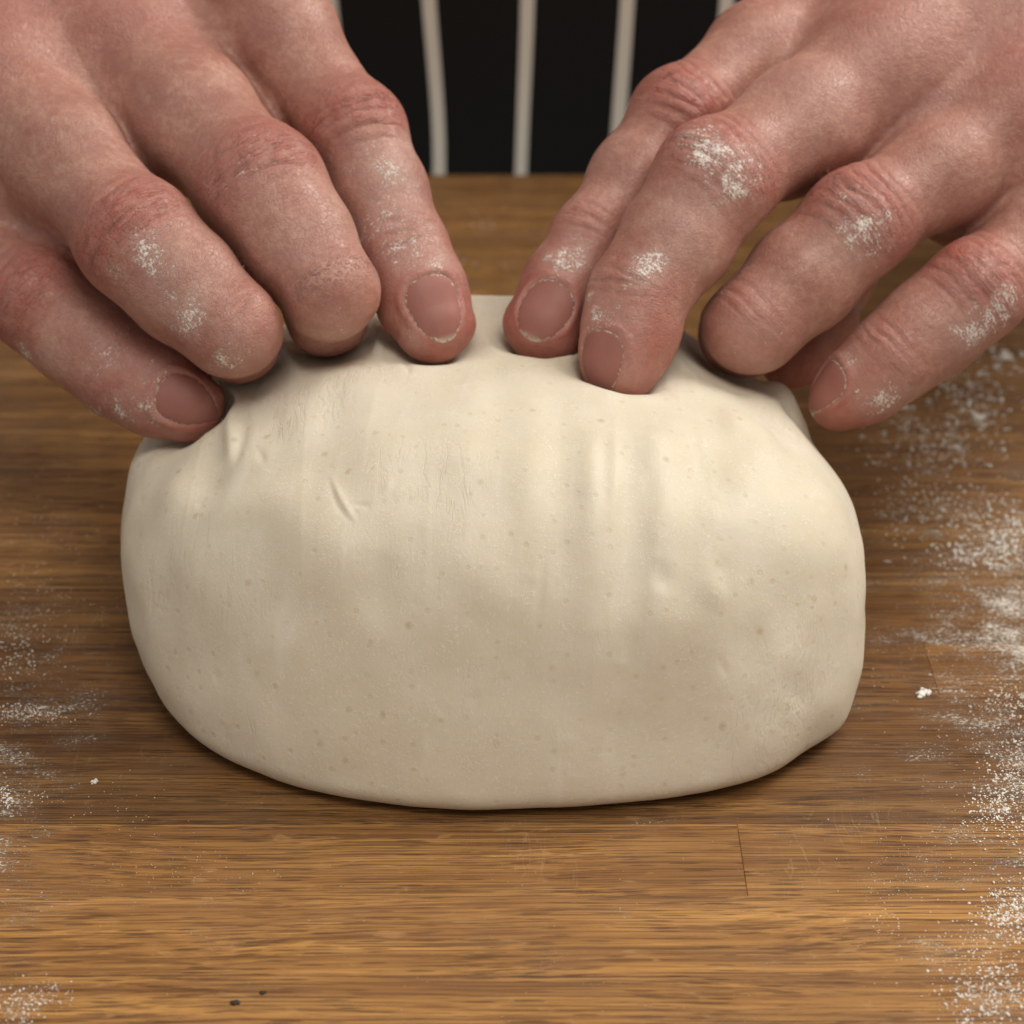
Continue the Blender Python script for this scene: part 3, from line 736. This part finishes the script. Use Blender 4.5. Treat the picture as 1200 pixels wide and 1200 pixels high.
FOLDS = [([(245, 505), (250, 550), (252, 600)], -1.6, 4.0), ([(215, 530), (205, 600)], .8, 4.0), ([(290, 560), (300, 620)], .7, 5.0), ([(905, 480), (930, 540)], -.8, 2.5), ([(845, 460), (838, 540), (845, 620)], -.8, 3.0), ([(790, 470), (795, 560)], .6, 2.5),  # creases and ridges of the stretched skin: pixel polyline, height mm, half-width mm
    ([(276, 455), (272, 500), (266, 545)], 1.6, 1.5), ([(286, 460), (281, 510), (272, 550)], -1.0, 1.3), ([(250, 500), (256, 540)], -.7, 2.0),
    ([(386, 553), (402, 590), (422, 618)], .5, .5), ([(382, 555), (398, 593), (418, 621)], -.4, .45), ([(412, 594), (440, 593)], -.3, .45), ([(462, 556), (448, 586)], .25, .6),
    ([(315, 560), (375, 625), (432, 705)], 2.4, 6.5), ([(448, 640), (450, 690), (446, 750)], -.9, 3.0), ([(345, 690), (380, 730)], -.3, 6),
    ([(548, 430), (550, 560), (545, 720)], .7, 4), ([(625, 430), (628, 560), (630, 700)], .6, 3.5), ([(655, 440), (652, 560), (655, 700)], -.6, 3), ([(695, 470), (700, 640), (696, 830)], .8, 3),
    ([(735, 480), (744, 640), (748, 860)], -.8, 2.8), ([(772, 470), (778, 640), (782, 880)], .7, 2.6), ([(805, 480), (812, 620)], -.7, 3), ([(585, 420), (588, 520)], -.5, 3), ([(480, 430), (470, 540)], -.6, 4), ([(430, 430), (425, 520)], .6, 3.5),
    ([(310, 470), (335, 560)], -.9, 4), ([(880, 470), (905, 560)], .9, 4), ([(915, 500), (945, 600)], -.6, 5), ([(205, 540), (200, 640)], .7, 5), ([(235, 530), (232, 640)], -.6, 4),
    ([(693, 500), (700, 560), (690, 640)], .7, 2.2), ([(718, 500), (720, 570), (716, 650)], .55, 1.0), ([(707, 510), (709, 600)], -.6, 1.6),
    ([(640, 620), (633, 700), (628, 755)], -.35, .7), ([(756, 660), (764, 740), (772, 800)], .35, 2.2), ([(772, 650), (782, 700)], -.6, 1.3),
    ([(822, 640), (836, 690), (848, 720)], .5, 2.0), ([(838, 640), (854, 700)], -.35, 1.6), ([(840, 765), (856, 800)], -.18, .6),
    ([(768, 500), (760, 560)], .6, 2.0), ([(860, 470), (850, 520)], .7, 2.5), ([(905, 790), (955, 830)], -.3, 2.0), ([(895, 808), (945, 845)], .3, 3.0),
    ([(520, 455), (570, 452)], -.3, .6), ([(476, 418), (480, 440)], -.5, .5), ([(300, 520), (310, 545)], -.35, .6), ([(690, 690), (700, 800), (694, 900)], .3, 1.5),
    ([(610, 520), (600, 600)], .5, 4), ([(540, 500), (530, 560)], .5, 5), ([(340, 470), (360, 520)], .6, 4)]
front = np.where((nd @ CAMDIR) > 0.05)[0]
for poly, hgt, wid in FOLDS:
    wp = []
    for (a, b) in zip(poly[:-1], poly[1:]):
        for t in np.linspace(0, 1, 9)[:-1 if b is not poly[-1] else None]:
            u, v = a[0] + (b[0] - a[0]) * t, a[1] + (b[1] - a[1]) * t
            c = surf_at(u, v, du, dvv, dd0, nd, dv)
            if c is not None: wp.append(c)
    if len(wp) < 2: continue
    wp = np.array(wp)
    for _ in range(6): wp[1:-1] = wp[1:-1] * .4 + .3 * (wp[:-2] + wp[2:])
    cen = wp.mean(0); R_ = np.linalg.norm(wp - cen, axis=1).max() + 4 * wid
    ii = front[np.linalg.norm(dv[front] - cen, axis=1) < R_]
    bestd = np.full(len(ii), 1e9); prm = np.zeros(len(ii))
    for k in range(len(wp) - 1):
        ba = wp[k + 1] - wp[k]; pa = dv[ii] - wp[k]; h = np.clip(pa @ ba / (ba @ ba + 1e-9), 0, 1)
        dd_ = np.linalg.norm(pa - h[:, None] * ba, axis=1); mm = dd_ < bestd
        bestd[mm] = dd_[mm]; prm[mm] = ((k + h) / (len(wp) - 1))[mm]
    taper = np.sin(np.pi * np.clip(prm, 0, 1)) ** 1.5
    rel[ii] += .8 * hgt * gauss(bestd, wid * (.7 + .5 * taper)) * taper * (1 + .3 * vnoise(dv[ii], 9, 71))
# small gas blisters and pits
pk = rng.choice(front, 70, replace=False)
for c in pk:
    r_ = rng.uniform(.5, 1.5); a_ = rng.choice([-1, 1]) * rng.uniform(.04, .15)
    ii = front[np.abs(dv[front] - dv[c]).max(1) < 3 * r_]
    rel[ii] += a_ * gauss(np.linalg.norm(dv[ii] - dv[c], axis=1), r_)
hsd = hands_only(dv); rel *= sstep(0.2, 2.5, hsd) * sstep(0.0, 3.0, dv[:, 2])
dv = dv + nd * rel[:, None]; dv[:, 2] = np.maximum(dv[:, 2], 0.1)
dough = mesh_obj('bread_dough', dv, df, M_dough)
tag(dough, 'pale oval loaf of raw bread dough on the oak worktop under two hands', 'dough')

# ------------------------------------------------------------------ flour on the worktop
def crumb(c, r, rg, sub):
    """a lumpy grain"""
    t = (1 + 5 ** .5) / 2
    v = np.array([(-1, t, 0), (1, t, 0), (-1, -t, 0), (1, -t, 0), (0, -1, t), (0, 1, t), (0, -1, -t), (0, 1, -t), (t, 0, -1), (t, 0, 1), (-t, 0, -1), (-t, 0, 1)], float)
    v /= np.linalg.norm(v[0]); v *= rg.uniform(.65, 1.25, (12, 1)); v *= r * np.array([rg.uniform(.8, 1.4), rg.uniform(.8, 1.4), .75])
    return v + c + np.array([0, 0, r * .45])
ICO = np.array([(0, 11, 5), (0, 5, 1), (0, 1, 7), (0, 7, 10), (0, 10, 11), (1, 5, 9), (5, 11, 4), (11, 10, 2), (10, 7, 6), (7, 1, 8), (3, 9, 4), (3, 4, 2), (3, 2, 6), (3, 6, 8), (3, 8, 9), (4, 9, 5), (2, 4, 11), (6, 2, 10), (8, 6, 7), (9, 8, 1)])
CL = [  # pixel centre, spread px (u, v), number of grains, largest radius mm
    (1090, 520, 45, 28, 260, .95), (1140, 470, 38, 36, 160, 1.3), (1180, 420, 20, 16, 20, 1.9), (1120, 600, 60, 24, 260, .8), (1160, 650, 45, 13, 260, .9), (1185, 620, 28, 18, 160, 1.0),
    (1060, 590, 25, 14, 80, .55), (1150, 700, 50, 40, 160, .4), (1180, 820, 30, 14, 130, .55), (1150, 860, 40, 30, 120, .35), (1185, 920, 22, 50, 420, .55), (1165, 945, 20, 18, 200, .6), (1140, 970, 20, 12, 60, .4),
    (1185, 1070, 22, 22, 360, .6), (1160, 1100, 40, 30, 200, .4), (1165, 1165, 35, 30, 380, .6), (1140, 1140, 30, 40, 120, .35), (1040, 1070, 30, 40, 130, .3), (1080, 1010, 50, 30, 140, .28),
    (20, 760, 30, 25, 220, .45), (30, 835, 32, 8, 260, .45), (50, 700, 50, 25, 150, .35), (60, 620, 55, 40, 130, .35), (5, 935, 8, 8, 50, .6), (40, 935, 25, 6, 30, .35), (20, 1180, 22, 16, 160, .45), (55, 1165, 18, 12, 70, .4),
    (130, 945, 50, 25, 90, .28), (220, 1020, 70, 25, 130, .22), (560, 290, 60, 40, 30, .6), (540, 320, 20, 20, 14, .8), (560, 262, 14, 6, 6, 1.0), (600, 1080, 420, 90, 260, .18), (1050, 780, 60, 40, 60, .3)]
fv, ff_ = [], []; nfl = 0
for u, v, su, sv, cnt, rm in CL:
    for _ in range(int(cnt * 2.4)):
        c = on_table(u + rng.normal() * su * .8, v + rng.normal() * sv * .8); r_ = rm * (rng.random() ** 3 * .85 + .15) * .42
        if c[1] > Y_EDGE - 2: continue
        fv.append(crumb(c, r_, rng, 0)); ff_.append(ICO + 12 * nfl); nfl += 1
for u, v, su, sv, cnt, sz in ((1110, 500, 45, 30, 26, 1.2), (1150, 455, 30, 30, 14, 1.5), (1140, 625, 50, 20, 24, .9), (1165, 655, 40, 8, 16, 1.0), (1185, 915, 14, 45, 30, .7), (1180, 1075, 18, 14, 22, .8), (1160, 1165, 28, 22, 26, .7), (1185, 820, 18, 8, 8, .6), (20, 830, 22, 8, 10, .5), (15, 1175, 16, 12, 12, .5), (5, 935, 5, 5, 4, .7)):
    for _ in range(cnt):
        c = on_table(u + rng.normal() * su, v + rng.normal() * sv); z_ = sz * (.3 + .7 * rng.random() ** 2)
        for k in range(7):
            o_ = rng.normal(size=2) * z_ * .45
            fv.append(crumb(c + np.array([o_[0] * 1.3, o_[1], 0]), z_ * rng.uniform(.12, .38), rng, 0)); ff_.append(ICO + 12 * nfl); nfl += 1
fo = mesh_obj('flour_dusting', np.vstack(fv), np.vstack(ff_), M_flour)
tag(fo, 'loose white flour scattered over the oak worktop', 'flour', kind='stuff')
def clump(u, v, size, label):
    c = on_table(u, v); vs, fs = [], []
    for k in range(26):
        o_ = rng.normal(size=2) * size * .36; r_ = size * rng.uniform(.16, .36) * (1 - .35 * min(1, np.hypot(*o_) / size))
        vs.append(crumb(np.array([o_[0], o_[1] * .9, 0]), r_, rng, 0)); fs.append(ICO + 12 * k)
    o = mesh_obj('flour_clump', np.vstack(vs), np.vstack(fs), M_flour); o.location = c * MM
    tag(o, label, 'flour clump', 'flour clumps on the worktop')
clump(1083, 813, 1.9, 'small white flour clump beside the end joint of an oak stave')
clump(1178, 420, 2.6, 'loose flour clump below the little finger, farthest from the dough')
clump(1146, 490, 2.2, 'blurred flour clump on the board beside the little fingertip')
clump(112, 916, 0.9, 'tiny flour flake alone on the dark oak by the dough')
M_dark, _nt, _b = nmat('dark_crumb'); _N = NT(_nt)
_N.link(_N.mix(_N.noise(_N.n('ShaderNodeTexCoord').outputs['Object'], 900), rgb(.012, .007, .005), rgb(.04, .022, .014)), _b.inputs['Base Color'])
for u, v, r_, lb in ((275, 1176, .62, 'larger of two dark specks on the oak worktop'), (308, 1164, .46, 'smaller of two dark specks on the oak worktop')):
    vs = np.vstack([crumb(np.array([dx * r_, dy * r_, -.25 * r_]), r_ * .8, rng, 0) for dx, dy in ((0, 0), (.5, .3), (-.4, .35))])
    o = mesh_obj('dark_crumb', vs, np.vstack([ICO + 12 * k for k in range(3)]), M_dark); o.location = on_table(u, v) * MM
    tag(o, lb, 'crumb', 'dark specks on the worktop')
